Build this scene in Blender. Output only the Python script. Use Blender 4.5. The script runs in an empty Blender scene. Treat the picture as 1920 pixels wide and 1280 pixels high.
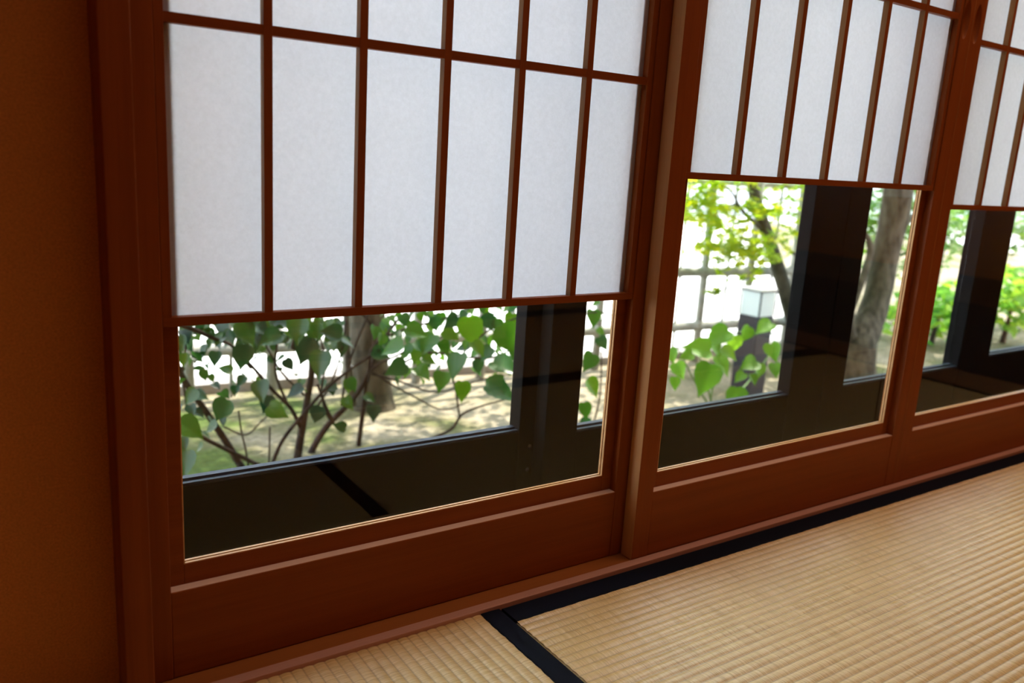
import bpy, bmesh, math, random
from mathutils import Vector, Matrix

# ------------------------------------------------------------------ camera, sky, sun, exposure
scn = bpy.context.scene
COL = scn.collection
R = random.Random(7)

CAM = Vector((-0.31606, -0.96875, 0.65910))
RX = Vector((0.82870633, -0.55642248, 0.06033109))
RY = Vector((0.07319624, 0.21461706, 0.97395166))
RD = Vector((0.55487667, 0.8027039, -0.21858255))
FPX = 1565.1
cd = bpy.data.cameras.new('camera')
cam = bpy.data.objects.new('camera', cd)
COL.objects.link(cam)
cam.matrix_world = Matrix(((RX.x, RY.x, -RD.x, CAM.x), (RX.y, RY.y, -RD.y, CAM.y), (RX.z, RY.z, -RD.z, CAM.z), (0, 0, 0, 1)))
cd.sensor_width = 36
cd.lens = FPX / 1920 * 36
cd.clip_start = 0.02
cd.dof.use_dof = True
cd.dof.focus_distance = 1.22
cd.dof.aperture_fstop = 3.9
scn.camera = cam

w = bpy.data.worlds.new('sky'); scn.world = w; w.use_nodes = True
wn = w.node_tree.nodes; wl = w.node_tree.links
wn['Background'].inputs[0].default_value = (0.75, 0.87, 1.0, 1)
wn['Background'].inputs[1].default_value = 5.7

sd = bpy.data.lights.new('sun', 'SUN'); sd.energy = 17; sd.angle = 0.01; sd.color = (1.0, 0.93, 0.80)
sun = bpy.data.objects.new('sun', sd); COL.objects.link(sun)
sdir = Vector((0.42, 0.22, 0.88)).normalized()
sun.rotation_euler = sdir.to_track_quat('Z', 'Y').to_euler()

scn.view_settings.view_transform = 'Standard'
scn.view_settings.look = 'None'
scn.view_settings.gamma = 1
scn.view_settings.use_curve_mapping = False
scn.view_settings.exposure = 0.0

# the room's lamps: area lamps in the ceiling fittings are made further down from this list
LAMPS = [((2.25, -1.25, 2.385), 0.9, 0.9, 11.0, (1.0, 0.42, 0.10), 'square wooden framed ceiling lamp over the mats'),
         ((1.30, -0.42, 2.385), 3.0, 0.22, 14.0, (1.0, 0.86, 0.78), 'long narrow ceiling lamp close to the paper screens')]

# ------------------------------------------------------------------ helpers
def at(x, y, Y):
    """point on the plane Y seen along a sight line of the photograph"""
    d = RX * ((x - 960) / FPX) - RY * ((y - 640) / FPX) + RD
    return CAM + d * ((Y - CAM.y) / d.y)

class MB:
    def __init__(s): s.v = []; s.f = []
    def box(s, x0, x1, y0, y1, z0, z1):
        n = len(s.v)
        s.v += [(x, y, z) for z in (z0, z1) for y in (y0, y1) for x in (x0, x1)]
        s.f += [tuple(n + i for i in q) for q in ((0, 2, 3, 1), (4, 5, 7, 6), (0, 1, 5, 4), (2, 6, 7, 3), (0, 4, 6, 2), (1, 3, 7, 5))]
        return s
    def poly(s, pts):
        n = len(s.v); s.v += [tuple(p) for p in pts]; s.f.append(tuple(range(n, n + len(pts))))
    def tube(s, pts, rad, k=8):
        pts = [Vector(p) for p in pts]; m = len(pts)
        if not isinstance(rad, (list, tuple)): rad = [rad] * m
        if len(rad) == 2 and m > 2: rad = [rad[0] + (rad[1] - rad[0]) * i / (m - 1) for i in range(m)]
        n = len(s.v); t0 = (pts[1] - pts[0]).normalized()
        u = t0.orthogonal().normalized()
        for i, p in enumerate(pts):
            t = (pts[min(i + 1, m - 1)] - pts[max(i - 1, 0)]).normalized()
            u = (u - t * u.dot(t)).normalized(); b = t.cross(u)
            for j in range(k):
                a = 2 * math.pi * j / k
                s.v.append(tuple(p + (u * math.cos(a) + b * math.sin(a)) * rad[i]))
        for i in range(m - 1):
            for j in range(k):
                a = n + i * k + j; b2 = n + i * k + (j + 1) % k
                s.f.append((a, b2, b2 + k, a + k))
        s.f.append(tuple(n + j for j in range(k))[::-1]); s.f.append(tuple(n + (m - 1) * k + j for j in range(k)))
        return s
    def build(s, name, mat, parent=None, smooth=False, bevel=0.0, seg=2):
        me = bpy.data.meshes.new(name); me.from_pydata(s.v, [], s.f); me.update()
        if mat: me.materials.append(mat)
        if smooth:
            for p in me.polygons: p.use_smooth = True
        o = bpy.data.objects.new(name, me); COL.objects.link(o)
        if parent: o.parent = parent
        if bevel:
            b = o.modifiers.new('bevel', 'BEVEL'); b.width = bevel; b.segments = seg; b.limit_method = 'ANGLE'; b.harden_normals = False
        return o

def box(name, mat, x0, x1, y0, y1, z0, z1, parent=None, bevel=0.0007):
    return MB().box(x0, x1, y0, y1, z0, z1).build(name, mat, parent, bevel=bevel)

def tag(o, label=None, cat=None, group=None, kind=None):
    if label: o['label'] = label
    if cat: o['category'] = cat
    if group: o['group'] = group
    if kind: o['kind'] = kind
    return o

def empty(name, loc=(0, 0, 0)):
    o = bpy.data.objects.new(name, None); COL.objects.link(o); o.location = loc; o.empty_display_size = 0.1
    return o

def smooth_path(pts, n=6):
    """Catmull-Rom through the points"""
    P = [Vector(p) for p in pts]; P = [2 * P[0] - P[1]] + P + [2 * P[-1] - P[-2]]
    out = []
    for i in range(1, len(P) - 2):
        for k in range(n):
            t = k / n
            out.append(0.5 * ((2 * P[i]) + (P[i + 1] - P[i - 1]) * t + (2 * P[i - 1] - 5 * P[i] + 4 * P[i + 1] - P[i + 2]) * t * t + (3 * P[i] - P[i - 1] - 3 * P[i + 1] + P[i + 2]) * t ** 3))
    out.append(P[-2]); return out

# ------------------------------------------------------------------ materials
def new_mat(name):
    m = bpy.data.materials.new(name); m.use_nodes = True
    nt = m.node_tree; nt.nodes.clear()
    return m, nt.nodes, nt.links, nt.nodes.new('ShaderNodeOutputMaterial')

def N(ns, t, **kw):
    n = ns.new(t)
    for k, v in kw.items(): setattr(n, k, v)
    return n

def noise(ns, ls, scale, loc_scale=(1, 1, 1), detail=4, coord='Object', rough=0.55):
    tc = N(ns, 'ShaderNodeTexCoord'); mp = N(ns, 'ShaderNodeMapping'); mp.inputs['Scale'].default_value = loc_scale
    nz = N(ns, 'ShaderNodeTexNoise'); nz.inputs['Scale'].default_value = scale; nz.inputs['Detail'].default_value = detail
    nz.inputs['Roughness'].default_value = rough
    ls.new(tc.outputs[coord], mp.inputs[0]); ls.new(mp.outputs[0], nz.inputs['Vector'])
    return nz.outputs['Fac']

def ramp(ns, ls, fac, stops):
    r = N(ns, 'ShaderNodeValToRGB'); e = r.color_ramp.elements
    while len(e) < len(stops): e.new(0.5)
    for i, (p, c) in enumerate(stops): e[i].position = p; e[i].color = (*c, 1)
    ls.new(fac, r.inputs[0]); return r.outputs[0]

def mixc(ns, ls, fac, a, b, mode='MIX'):
    m = N(ns, 'ShaderNodeMix', data_type='RGBA', blend_type=mode)
    for s, v in ((m.inputs[0], fac), (m.inputs[6], a), (m.inputs[7], b)):
        if isinstance(v, (int, float)): s.default_value = v
        elif isinstance(v, tuple): s.default_value = (*v, 1)
        else: ls.new(v, s)
    return m.outputs[2]

def math_(ns, ls, op, a, b=None, c=None):
    m = N(ns, 'ShaderNodeMath', operation=op)
    for i, v in enumerate((a, b, c)):
        if v is None: continue
        if isinstance(v, (int, float)): m.inputs[i].default_value = v
        else: ls.new(v, m.inputs[i])
    return m.outputs[0]

def princ(ns, ls, out, col, rough=0.5, spec=0.5, metal=0.0, bump=None, bump_str=0.2, bump_dist=0.001):
    p = N(ns, 'ShaderNodeBsdfPrincipled')
    if isinstance(col, tuple): p.inputs['Base Color'].default_value = (*col, 1)
    else: ls.new(col, p.inputs['Base Color'])
    if isinstance(rough, (int, float)): p.inputs['Roughness'].default_value = rough
    else: ls.new(rough, p.inputs['Roughness'])
    p.inputs['Specular IOR Level'].default_value = spec; p.inputs['Metallic'].default_value = metal
    if bump is not None:
        b = N(ns, 'ShaderNodeBump'); b.inputs['Strength'].default_value = bump_str; b.inputs['Distance'].default_value = bump_dist
        ls.new(bump, b.inputs['Height']); ls.new(b.outputs[0], p.inputs['Normal'])
    ls.new(p.outputs[0], out.inputs[0]); return p

def wood(name, axis, dark=(0.205, 0.045, 0.0060), light=(0.262, 0.062, 0.0090), rough=0.48, spec=0.15):
    m, ns, ls, out = new_mat(name)
    s1 = [60, 60, 60]; s1[axis] = 1.5
    s2 = [800, 800, 800]; s2[axis] = 12.0
    a = noise(ns, ls, 1.0, tuple(s1), 3); b = noise(ns, ls, 1.0, tuple(s2), 2)
    fac = math_(ns, ls, 'ADD', math_(ns, ls, 'MULTIPLY', a, 0.7), math_(ns, ls, 'MULTIPLY', b, 0.3))
    c = ramp(ns, ls, fac, [(0.32, dark), (0.68, light)])
    princ(ns, ls, out, c, rough, spec, bump=b, bump_str=0.10, bump_dist=0.0004)
    return m

WV = wood('cedar_upright', 2)
WH = wood('cedar_crosswise', 0)
WBEAD_H = wood('pale_cedar_crosswise', 0, (0.60, 0.34, 0.14), (0.72, 0.44, 0.20), 0.4)
WBEAD_V = wood('pale_cedar_upright', 2, (0.60, 0.34, 0.14), (0.72, 0.44, 0.20), 0.4)
WSILL = wood('sill_wood', 0, (0.44, 0.215, 0.145), (0.52, 0.27, 0.19), 0.32, 0.5)
WTAPE = wood('groove_tape', 0, (0.26, 0.075, 0.015), (0.32, 0.10, 0.02), 0.4, 0.3)
WLEDGE_LIT = wood('lit_ledge_wood', 0, (0.74, 0.50, 0.36), (0.82, 0.58, 0.43), 0.35, 0.4)  # highlight on the bottom rail's ledge, put into a paler wood colour
WSIDE_LIT = wood('lit_stile_side', 2, (0.44, 0.21, 0.075), (0.54, 0.27, 0.10), 0.5, 0.2)  # same cedar, with light on the stile's side painted in as a paler tone
WBAR_LIT = wood('lit_bar_side', 2, (0.24, 0.11, 0.040), (0.30, 0.145, 0.055), 0.5, 0.15)  # same cedar, light on the bar sides painted in as a paler tone
WPLANK = wood('floor_plank', 1, (0.20, 0.09, 0.035), (0.30, 0.14, 0.06), 0.35)

def plain(name, col, rough=0.5, spec=0.4, metal=0.0, nscale=None, var=0.15, bump=0.0):
    m, ns, ls, out = new_mat(name)
    if nscale:
        f = noise(ns, ls, nscale, detail=5)
        c = ramp(ns, ls, f, [(0.3, tuple(x * (1 - var) for x in col)), (0.7, tuple(min(1, x * (1 + var)) for x in col))])
        princ(ns, ls, out, c, rough, spec, metal, bump=f if bump else None, bump_str=bump, bump_dist=0.002)
    else: princ(ns, ls, out, col, rough, spec, metal)
    return m

PLASTER = plain('ochre_plaster', (0.62, 0.25, 0.06), 0.9, 0.1, nscale=420, var=0.16, bump=0.25)
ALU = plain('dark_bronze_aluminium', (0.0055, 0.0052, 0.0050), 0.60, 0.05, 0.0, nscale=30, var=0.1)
ALU_EDGE = plain('blue_grey_glazing_seal', (0.030, 0.042, 0.060), 0.5, 0.15)
STEEL = plain('screw_steel', (0.55, 0.55, 0.58), 0.3, 0.5, 1.0)
CLOTH = None

def mat_cloth():
    m, ns, ls, out = new_mat('navy_border_cloth')
    f = noise(ns, ls, 900, detail=2)
    c = ramp(ns, ls, f, [(0.35, (0.0018, 0.0030, 0.0065)), (0.65, (0.0036, 0.0055, 0.012))])
    princ(ns, ls, out, c, 0.75, 0.10, bump=f, bump_str=0.3, bump_dist=0.0004)
    return m
CLOTH = mat_cloth()

def mat_tatami():
    m, ns, ls, out = new_mat('woven_rush')
    tc = N(ns, 'ShaderNodeTexCoord'); sx = N(ns, 'ShaderNodeSeparateXYZ'); ls.new(tc.outputs['Object'], sx.inputs[0])
    # rushes lie across the mat: fine stripes along local y, broken into rows by the warp seams every 15 mm
    row = math_(ns, ls, 'DIVIDE', sx.outputs['Y'], 0.015)
    fr = math_(ns, ls, 'FRACT', row)
    d = math_(ns, ls, 'ABSOLUTE', math_(ns, ls, 'SUBTRACT', fr, 0.5))            # 0.5 at the seam
    seam = N(ns, 'ShaderNodeMapRange'); seam.inputs['From Min'].default_value = 0.38; seam.inputs['From Max'].default_value = 0.5
    ls.new(d, seam.inputs['Value'])
    reed = noise(ns, ls, 1.0, (520, 16, 1), 2)
    reed2 = noise(ns, ls, 1.0, (1100, 60, 1), 1)
    blot = noise(ns, ls, 1.0, (14, 30, 1), 3)
    c1 = ramp(ns, ls, reed, [(0.28, (0.52, 0.315, 0.095)), (0.50, (0.72, 0.485, 0.190)), (0.72, (0.81, 0.60, 0.30))])
    c2 = ramp(ns, ls, reed2, [(0.3, (0.82, 0.80, 0.74)), (0.7, (1.0, 1.0, 1.0))])
    c = mixc(ns, ls, 0.9, c1, c2, 'MULTIPLY')
    c3 = ramp(ns, ls, blot, [(0.3, (0.88, 0.86, 0.80)), (0.7, (1.0, 1.0, 1.0))])
    c = mixc(ns, ls, 0.7, c, c3, 'MULTIPLY')
    tick = noise(ns, ls, 1.0, (260, 66, 1), 1)
    sf = math_(ns, ls, 'MULTIPLY', seam.outputs[0], math_(ns, ls, 'ADD', math_(ns, ls, 'MULTIPLY', tick, 0.45), 0.30))
    c = mixc(ns, ls, sf, c, (0.20, 0.11, 0.04))
    h = math_(ns, ls, 'ADD', math_(ns, ls, 'MULTIPLY', reed, 1.0), math_(ns, ls, 'MULTIPLY', reed2, 0.4))
    princ(ns, ls, out, c, 0.37, 0.85, bump=h, bump_str=0.40, bump_dist=0.0006)
    return m
TATAMI = mat_tatami()

def mat_paper():
    m, ns, ls, out = new_mat('washi_paper')
    f = noise(ns, ls, 1.0, (170, 170, 170), 5, rough=0.7)
    g = noise(ns, ls, 1.0, (9, 9, 9), 3)
    # long loose fibres: thin contour lines of a stretched noise
    k = noise(ns, ls, 1.0, (34, 34, 21), 1)
    line = math_(ns, ls, 'LESS_THAN', math_(ns, ls, 'ABSOLUTE', math_(ns, ls, 'SUBTRACT', k, 0.36)), 0.0012)
    c = ramp(ns, ls, f, [(0.30, (0.655, 0.652, 0.690)), (0.70, (0.725, 0.722, 0.768))])
    c = mixc(ns, ls, math_(ns, ls, 'MULTIPLY', line, 0.18), c, (0.5, 0.45, 0.38))
    c = mixc(ns, ls, 0.5, c, ramp(ns, ls, g, [(0.3, (0.93, 0.93, 0.93)), (0.7, (1, 1, 1))]), 'MULTIPLY')
    t = N(ns, 'ShaderNodeBsdfTranslucent'); d = N(ns, 'ShaderNodeBsdfDiffuse'); mx = N(ns, 'ShaderNodeMixShader')
    mx.inputs[0].default_value = 0.50
    ls.new(c, t.inputs[0]); ls.new(c, d.inputs[0]); ls.new(t.outputs[0], mx.inputs[1]); ls.new(d.outputs[0], mx.inputs[2])
    ls.new(mx.outputs[0], out.inputs[0]); return m
PAPER = mat_paper()

def mat_glass(name, tint=(0.98, 0.98, 0.985), boost=1.0):
    m, ns, ls, out = new_mat(name)
    lw = N(ns, 'ShaderNodeLayerWeight'); lw.inputs['Blend'].default_value = 0.5
    fz = math_(ns, ls, 'ADD', math_(ns, ls, 'MULTIPLY', math_(ns, ls, 'POWER', lw.outputs['Facing'], 5.0), 0.96), 0.04)
    t = N(ns, 'ShaderNodeBsdfTransparent'); t.inputs[0].default_value = (*tint, 1)
    g = N(ns, 'ShaderNodeBsdfGlossy'); g.inputs['Roughness'].default_value = 0.0; g.inputs['Color'].default_value = (1, 1, 1, 1)
    mx = N(ns, 'ShaderNodeMixShader')
    ls.new(math_(ns, ls, 'MULTIPLY', fz, boost), mx.inputs[0]); ls.new(t.outputs[0], mx.inputs[1]); ls.new(g.outputs[0], mx.inputs[2])
    ls.new(mx.outputs[0], out.inputs[0]); return m
GLASS = mat_glass('door_glass', boost=0.45)
GLASS2 = mat_glass('window_glass', boost=0.62)

def mat_leaf(name, c0, c1, c2, trans=0.45, rough=0.35, spec=0.5):
    m, ns, ls, out = new_mat(name)
    g = N(ns, 'ShaderNodeNewGeometry')
    c = ramp(ns, ls, g.outputs['Random Per Island'], [(0.0, c0), (0.5, c1), (1.0, c2)])
    p = N(ns, 'ShaderNodeBsdfPrincipled'); ls.new(c, p.inputs['Base Color']); p.inputs['Roughness'].default_value = rough
    p.inputs['Specular IOR Level'].default_value = spec
    t = N(ns, 'ShaderNodeBsdfTranslucent')
    tc = mixc(ns, ls, 1.0, c, (1.6, 1.5, 0.6), 'MULTIPLY'); ls.new(tc, t.inputs[0])
    mx = N(ns, 'ShaderNodeMixShader'); mx.inputs[0].default_value = trans
    ls.new(p.outputs[0], mx.inputs[1]); ls.new(t.outputs[0], mx.inputs[2]); ls.new(mx.outputs[0], out.inputs[0])
    return m
LEAF_BUSH = mat_leaf('heart_leaf', (0.006, 0.032, 0.022), (0.012, 0.052, 0.014), (0.045, 0.110, 0.008), 0.36, 0.28, 0.45)
LEAF_HERB = mat_leaf('broad_soft_leaf', (0.05, 0.15, 0.016), (0.09, 0.24, 0.022), (0.15, 0.32, 0.03), 0.5, 0.45)
LEAF_MAPLE = mat_leaf('maple_leaf', (0.13, 0.26, 0.02), (0.25, 0.38, 0.025), (0.48, 0.50, 0.035), 0.6, 0.5, 0.3)
LEAF_FAR = mat_leaf('distant_leaf', (0.03, 0.12, 0.035), (0.08, 0.22, 0.04), (0.20, 0.34, 0.05), 0.5, 0.5, 0.3)

def mat_bark(name, a, b, scale=30):
    m, ns, ls, out = new_mat(name)
    f = noise(ns, ls, scale, (1, 1, 0.35), 6); g = noise(ns, ls, 6, (1, 1, 1), 3)
    c = ramp(ns, ls, f, [(0.35, a), (0.62, b)])
    c = mixc(ns, ls, 0.6, c, ramp(ns, ls, g, [(0.35, (0.55, 0.60, 0.45)), (0.65, (1, 1, 1))]), 'MULTIPLY')
    princ(ns, ls, out, c, 0.9, 0.15, bump=f, bump_str=0.8, bump_dist=0.01); return m
BARK = mat_bark('grey_green_bark', (0.030, 0.027, 0.017), (0.105, 0.092, 0.066))
BARK_MAPLE = mat_bark('maple_bark', (0.04, 0.042, 0.030), (0.09, 0.09, 0.07))
TWIG = mat_bark('shrub_stem', (0.020, 0.014, 0.012), (0.060, 0.045, 0.038), 60)
BAMBOO = plain('weathered_bamboo', (0.30, 0.31, 0.27), 0.6, 0.3, nscale=20, var=0.25)
SLATE = plain('slate_grey_metal', (0.025, 0.029, 0.036), 0.5, 0.25, nscale=25, var=0.2)

def mat_ground():
    m, ns, ls, out = new_mat('mossy_sand')
    a = noise(ns, ls, 2.2, detail=5); b = noise(ns, ls, 38, detail=6); c_ = noise(ns, ls, 160, detail=2)
    tcg = N(ns, 'ShaderNodeTexCoord'); sg = N(ns, 'ShaderNodeSeparateXYZ'); ls.new(tcg.outputs['Object'], sg.inputs[0])
    mg = N(ns, 'ShaderNodeMapRange'); mg.inputs['From Min'].default_value = 0.3; mg.inputs['From Max'].default_value = 1.5; mg.inputs['To Min'].default_value = -0.07; mg.inputs['To Max'].default_value = 0.10
    ls.new(sg.outputs['X'], mg.inputs['Value']); a = math_(ns, ls, 'ADD', a, mg.outputs[0])
    base = ramp(ns, ls, a, [(0.40, (0.075, 0.115, 0.028)), (0.50, (0.15, 0.145, 0.080)), (0.62, (0.30, 0.265, 0.20))])
    c = mixc(ns, ls, 0.8, base, ramp(ns, ls, b, [(0.3, (0.5, 0.5, 0.45)), (0.7, (1.15, 1.1, 1.0))]), 'MULTIPLY')
    princ(ns, ls, out, c, 0.95, 0.1, bump=b, bump_str=0.8, bump_dist=0.02); return m
GROUND = mat_ground()
PAVE = plain('pale_concrete', (0.66, 0.66, 0.64), 0.85, 0.2, nscale=8, var=0.08)
KERB = plain('kerb_stone', (0.30, 0.28, 0.26), 0.85, 0.2, nscale=14, var=0.2)
PALEWALL = plain('pale_render', (0.78, 0.78, 0.76), 0.8, 0.2, nscale=5, var=0.06)
SHADE, _ns, _ls, _o = new_mat('opal_lamp_shade')
_t = N(_ns, 'ShaderNodeBsdfTranslucent'); _t.inputs[0].default_value = (0.85, 0.93, 0.93, 1); _d = N(_ns, 'ShaderNodeBsdfDiffuse'); _d.inputs[0].default_value = (0.85, 0.92, 0.93, 1)
_m = N(_ns, 'ShaderNodeMixShader'); _m.inputs[0].default_value = 0.5
_ls.new(_t.outputs[0], _m.inputs[1]); _ls.new(_d.outputs[0], _m.inputs[2]); _ls.new(_m.outputs[0], _o.inputs[0])

# ------------------------------------------------------------------ room shell
def struct(o, label=None, cat=None): return tag(o, label, cat, None, 'structure')

RXL, RXR, RYB, RH = -1.60, 3.60, -3.45, 2.40
struct(box('floor', plain('subfloor', (0.12, 0.08, 0.05), 0.8), RXL, RXR, RYB, -0.047, -0.12, -0.057, bevel=0), 'dark subfloor boards lying under the woven straw mats', 'floor')
CEIL = wood('ceiling_board', 0, (0.30, 0.16, 0.07), (0.42, 0.24, 0.11), 0.6)
struct(box('ceiling', CEIL, RXL - 0.1, RXR + 0.1, RYB - 0.1, 0.30, RH, RH + 0.08, bevel=0), 'boarded wooden ceiling above the room', 'ceiling')
ZB = -0.057
struct(box('wall_left', PLASTER, RXL - 0.1, RXL, RYB - 0.1, 0.29, ZB, RH, bevel=0), 'ochre plaster side wall behind the camera on the left', 'wall')
struct(box('wall_right', PLASTER, RXR, RXR + 0.1, RYB - 0.1, 0.29, ZB, RH, bevel=0), 'ochre plaster side wall at the far right end', 'wall')
struct(box('wall_back', PLASTER, RXL, RXR, RYB - 0.1, RYB, ZB, RH, bevel=0), 'ochre plaster wall facing the sliding screens', 'wall')
wf = MB()
wf.box(RXL, -0.160, 0.014, 0.29, -0.40, RH)              # plastered part left of the opening
wf.box(-0.160, 2.92, 0.0, 0.29, 1.842, RH)               # above the lintel
wf.box(2.92, RXR, -0.02, 0.29, -0.40, RH)
struct(wf.build('wall_front', PLASTER), 'ochre brown plaster wall left of the paper screens', 'wall')
t1 = MB(); t1.box(-0.180, -0.1502, -0.042, -0.0015, -0.002, 1.80); t1.box(-0.180, -0.1585, -0.0015, 0.0135, -0.002, 1.80)
struct(t1.build('trim_1', WV, bevel=0.0012), 'narrow upright wooden trim between plaster wall and first screen', 'trim')
struct(box('trim_2', WH, -0.25, 2.95, -0.045, 0.060, 1.80, 1.842), 'wooden head rail above the sliding screens', 'trim')
t3 = MB()
prof3 = [(-0.047, -0.050), (-0.047, 0.006), (-0.0312, 0.006), (-0.0312, 0.0028), (0.0300, 0.0028), (0.0300, 0.006), (0.062, 0.006), (0.062, -0.050)]
for x in (-0.1495, 2.92): t3.v += [(x, y, z) for y, z in prof3]
for i in range(8): j = (i + 1) % 8; t3.f.append((i, i + 8, j + 8, j))
t3.f += [tuple(range(8)), tuple(range(15, 7, -1))]
sill = struct(t3.build('trim_3', WSILL, bevel=0.0008), 'smooth wooden sill rail with a sliding groove under the paper screens', 'trim')
tag(box('groove_tape', WTAPE, -0.149, 2.919, -0.0308, 0.0297, 0.00285, 0.0034, sill, 0), 'brown slip tape lining the sliding groove')

struct(box('trim_4', WV, 2.92, 2.95, -0.045, -0.021, -0.002, 1.80), 'upright wooden trim past the last screen', 'trim')
struct(box('trim_5', WPLANK, 2.44, 2.69, RYB, -0.049, -0.056, -0.002), 'polished floor plank beyond the straw mats', 'trim')
struct(box('trim_6', SLATE, 2.69, RXR, RYB, -0.049, -0.056, 0.24), 'dark low platform beyond the floor plank', 'trim')
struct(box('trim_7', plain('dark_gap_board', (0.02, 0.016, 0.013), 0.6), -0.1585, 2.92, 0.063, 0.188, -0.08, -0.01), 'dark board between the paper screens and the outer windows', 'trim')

# ------------------------------------------------------------------ tatami mats
def mat_piece(name, label, cx, cy, L, Wd, rot, borders=0.040):
    """local x along the length; the ridges run along it, cloth borders on both long edges"""
    root = empty(name, (cx, cy, -0.056)); root.rotation_euler = (0, 0, rot)
    tag(root, label, 'tatami mat', 'straw mats covering the floor')
    hb = borders; y0, y1 = -Wd / 2 + hb, Wd / 2 - hb
    b = MB()
    n = int(round((y1 - y0) / 0.015 * 8)); ys = [y0 + (y1 - y0) * i / n for i in range(n + 1)]
    zs = []
    for y in ys:
        f = (y / 0.015) % 1.0
        zs.append(0.0560 - 0.0016 + 0.0019 * (abs(math.sin(math.pi * f))) ** 0.55)
    for x in (-L / 2, L / 2):
        for y, z in zip(ys, zs): b.v.append((x, y, z))
    for i in range(n): b.f.append((i, i + n + 1, i + n + 2, i + 1))
    b.box(-L / 2, L / 2, y0, y1, 0.0, 0.0530)
    ws = b.build('woven_surface', TATAMI, root, smooth=True)
    for s in (-1, 1):
        c = MB(); m = int(L / 0.005)
        cols = []
        for i in range(m + 1):
            x = -L / 2 + L * i / m
            wv = 0.0011 * abs(math.sin(math.pi * x / 0.021)) + 0.0004 * math.sin(x * 91)
            yo = Wd / 2; yi = Wd / 2 - hb - 0.0010 - wv
            prof = [(yo, 0.0), (yo, 0.0545), (yo - 0.002, 0.0562), ((yo + yi) / 2, 0.0567), (yi + 0.0012, 0.0566), (yi, 0.0548)]
            cols.append(len(c.v)); c.v += [(x, s * y, z) for y, z in prof]
        for i in range(m):
            for k in range(5):
                a, d = cols[i] + k, cols[i + 1] + k
                c.f.append((a, d, d + 1, a + 1) if s < 0 else (a, a + 1, d + 1, d))
        c.f.append(tuple(range(6))); c.f.append(tuple(cols[-1] + k for k in range(6)))
        c.build('cloth_border', CLOTH, root, smooth=False)
    return root

MG = 0.0006
FY = -0.0475
mat_piece('tatami_mat', 'straw mat at lower left with ridges pointing away from the sill', (0.330 - 0.88) + 0.44, FY - 0.885, 1.77, 0.878, math.pi / 2, 0.033)
mat_piece('tatami_mat', 'long straw mat lying along the sill with navy border against it', (0.3312 + 2.410) / 2, FY - 0.4425, 2.410 - 0.3312 - MG, 0.884, 0)
mat_piece('tatami_mat', 'straw mat behind the long one, away from the screens', (0.3312 + 2.410) / 2, FY - 0.4425 - 0.886, 2.410 - 0.3312 - MG, 0.884, 0)
mat_piece('tatami_mat', 'straw mat at the far left beneath the plaster wall', -1.04, FY - 0.885, 1.77, 0.96, math.pi / 2, 0.033)
mat_piece('tatami_mat', 'straw mat along the back wall at left', -0.60, -2.64, 1.98, 1.60, 0)
mat_piece('tatami_mat', 'straw mat along the back wall at right', 1.4005, -2.64, 2.014, 1.60, 0)
box('cloth_strip', CLOTH, 2.4102, 2.439, RYB + 0.01, -0.049, -0.056, 0.0005, bevel=0)
tag(bpy.data.objects['cloth_strip'], 'navy cloth edging strip between mats and floor plank', 'cloth strip')

# ------------------------------------------------------------------ sliding paper screens
def stile_with_pull(name, x0, x1, y0, y1, z0, z1, px, pz, parent):
    """front face carved with a boat-shaped finger pull"""
    b = MB(); a, h, dep = 0.0115, 0.036, 0.0085
    xs = sorted(set([x0, x1] + [px + a * 1.15 * (i / 12) for i in range(-12, 13) if x0 < px + a * 1.15 * (i / 12) < x1]))
    zs = sorted(set([z0, z1] + [pz + h * 1.1 * (i / 26) for i in range(-26, 27)]))
    nx, nz = len(xs), len(zs)
    for z in zs:
        for x in xs:
            u = (x - px) / a; v = (z - pz) / h
            q = 1 - u * u - v * v
            d = dep * max(0, q) ** 0.7
            b.v.append((x, y0 + d, z))
    for j in range(nz - 1):
        for i in range(nx - 1):
            n = j * nx + i; b.f.append((n, n + 1, n + nx + 1, n + nx))
    k = len(b.v)
    for j in (0, nz - 1):
        for x in xs: b.v.append((x, y1, zs[j]))
    # sides and back
    bl, br = 0, nx - 1; tl, tr = (nz - 1) * nx, nz * nx - 1
    BL, BR, TL, TR = k, k + nx - 1, k + nx, k + 2 * nx - 1
    b.f += [(BR, BL, TL, TR)]
    b.f.append(tuple([BL] + [j * nx for j in range(nz)][::1] + [TL])[::-1][::-1])
    b.f.append(tuple([BR] + [j * nx + nx - 1 for j in range(nz)] + [TR])[::-1])
    b.f.append(tuple(list(range(0, nx)) + [BR, BL])[::-1]); b.f.append(tuple(list(range((nz - 1) * nx, nz * nx)) + [TR, TL]))
    o = b.build(name, WV, parent, smooth=False)
    return o

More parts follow.
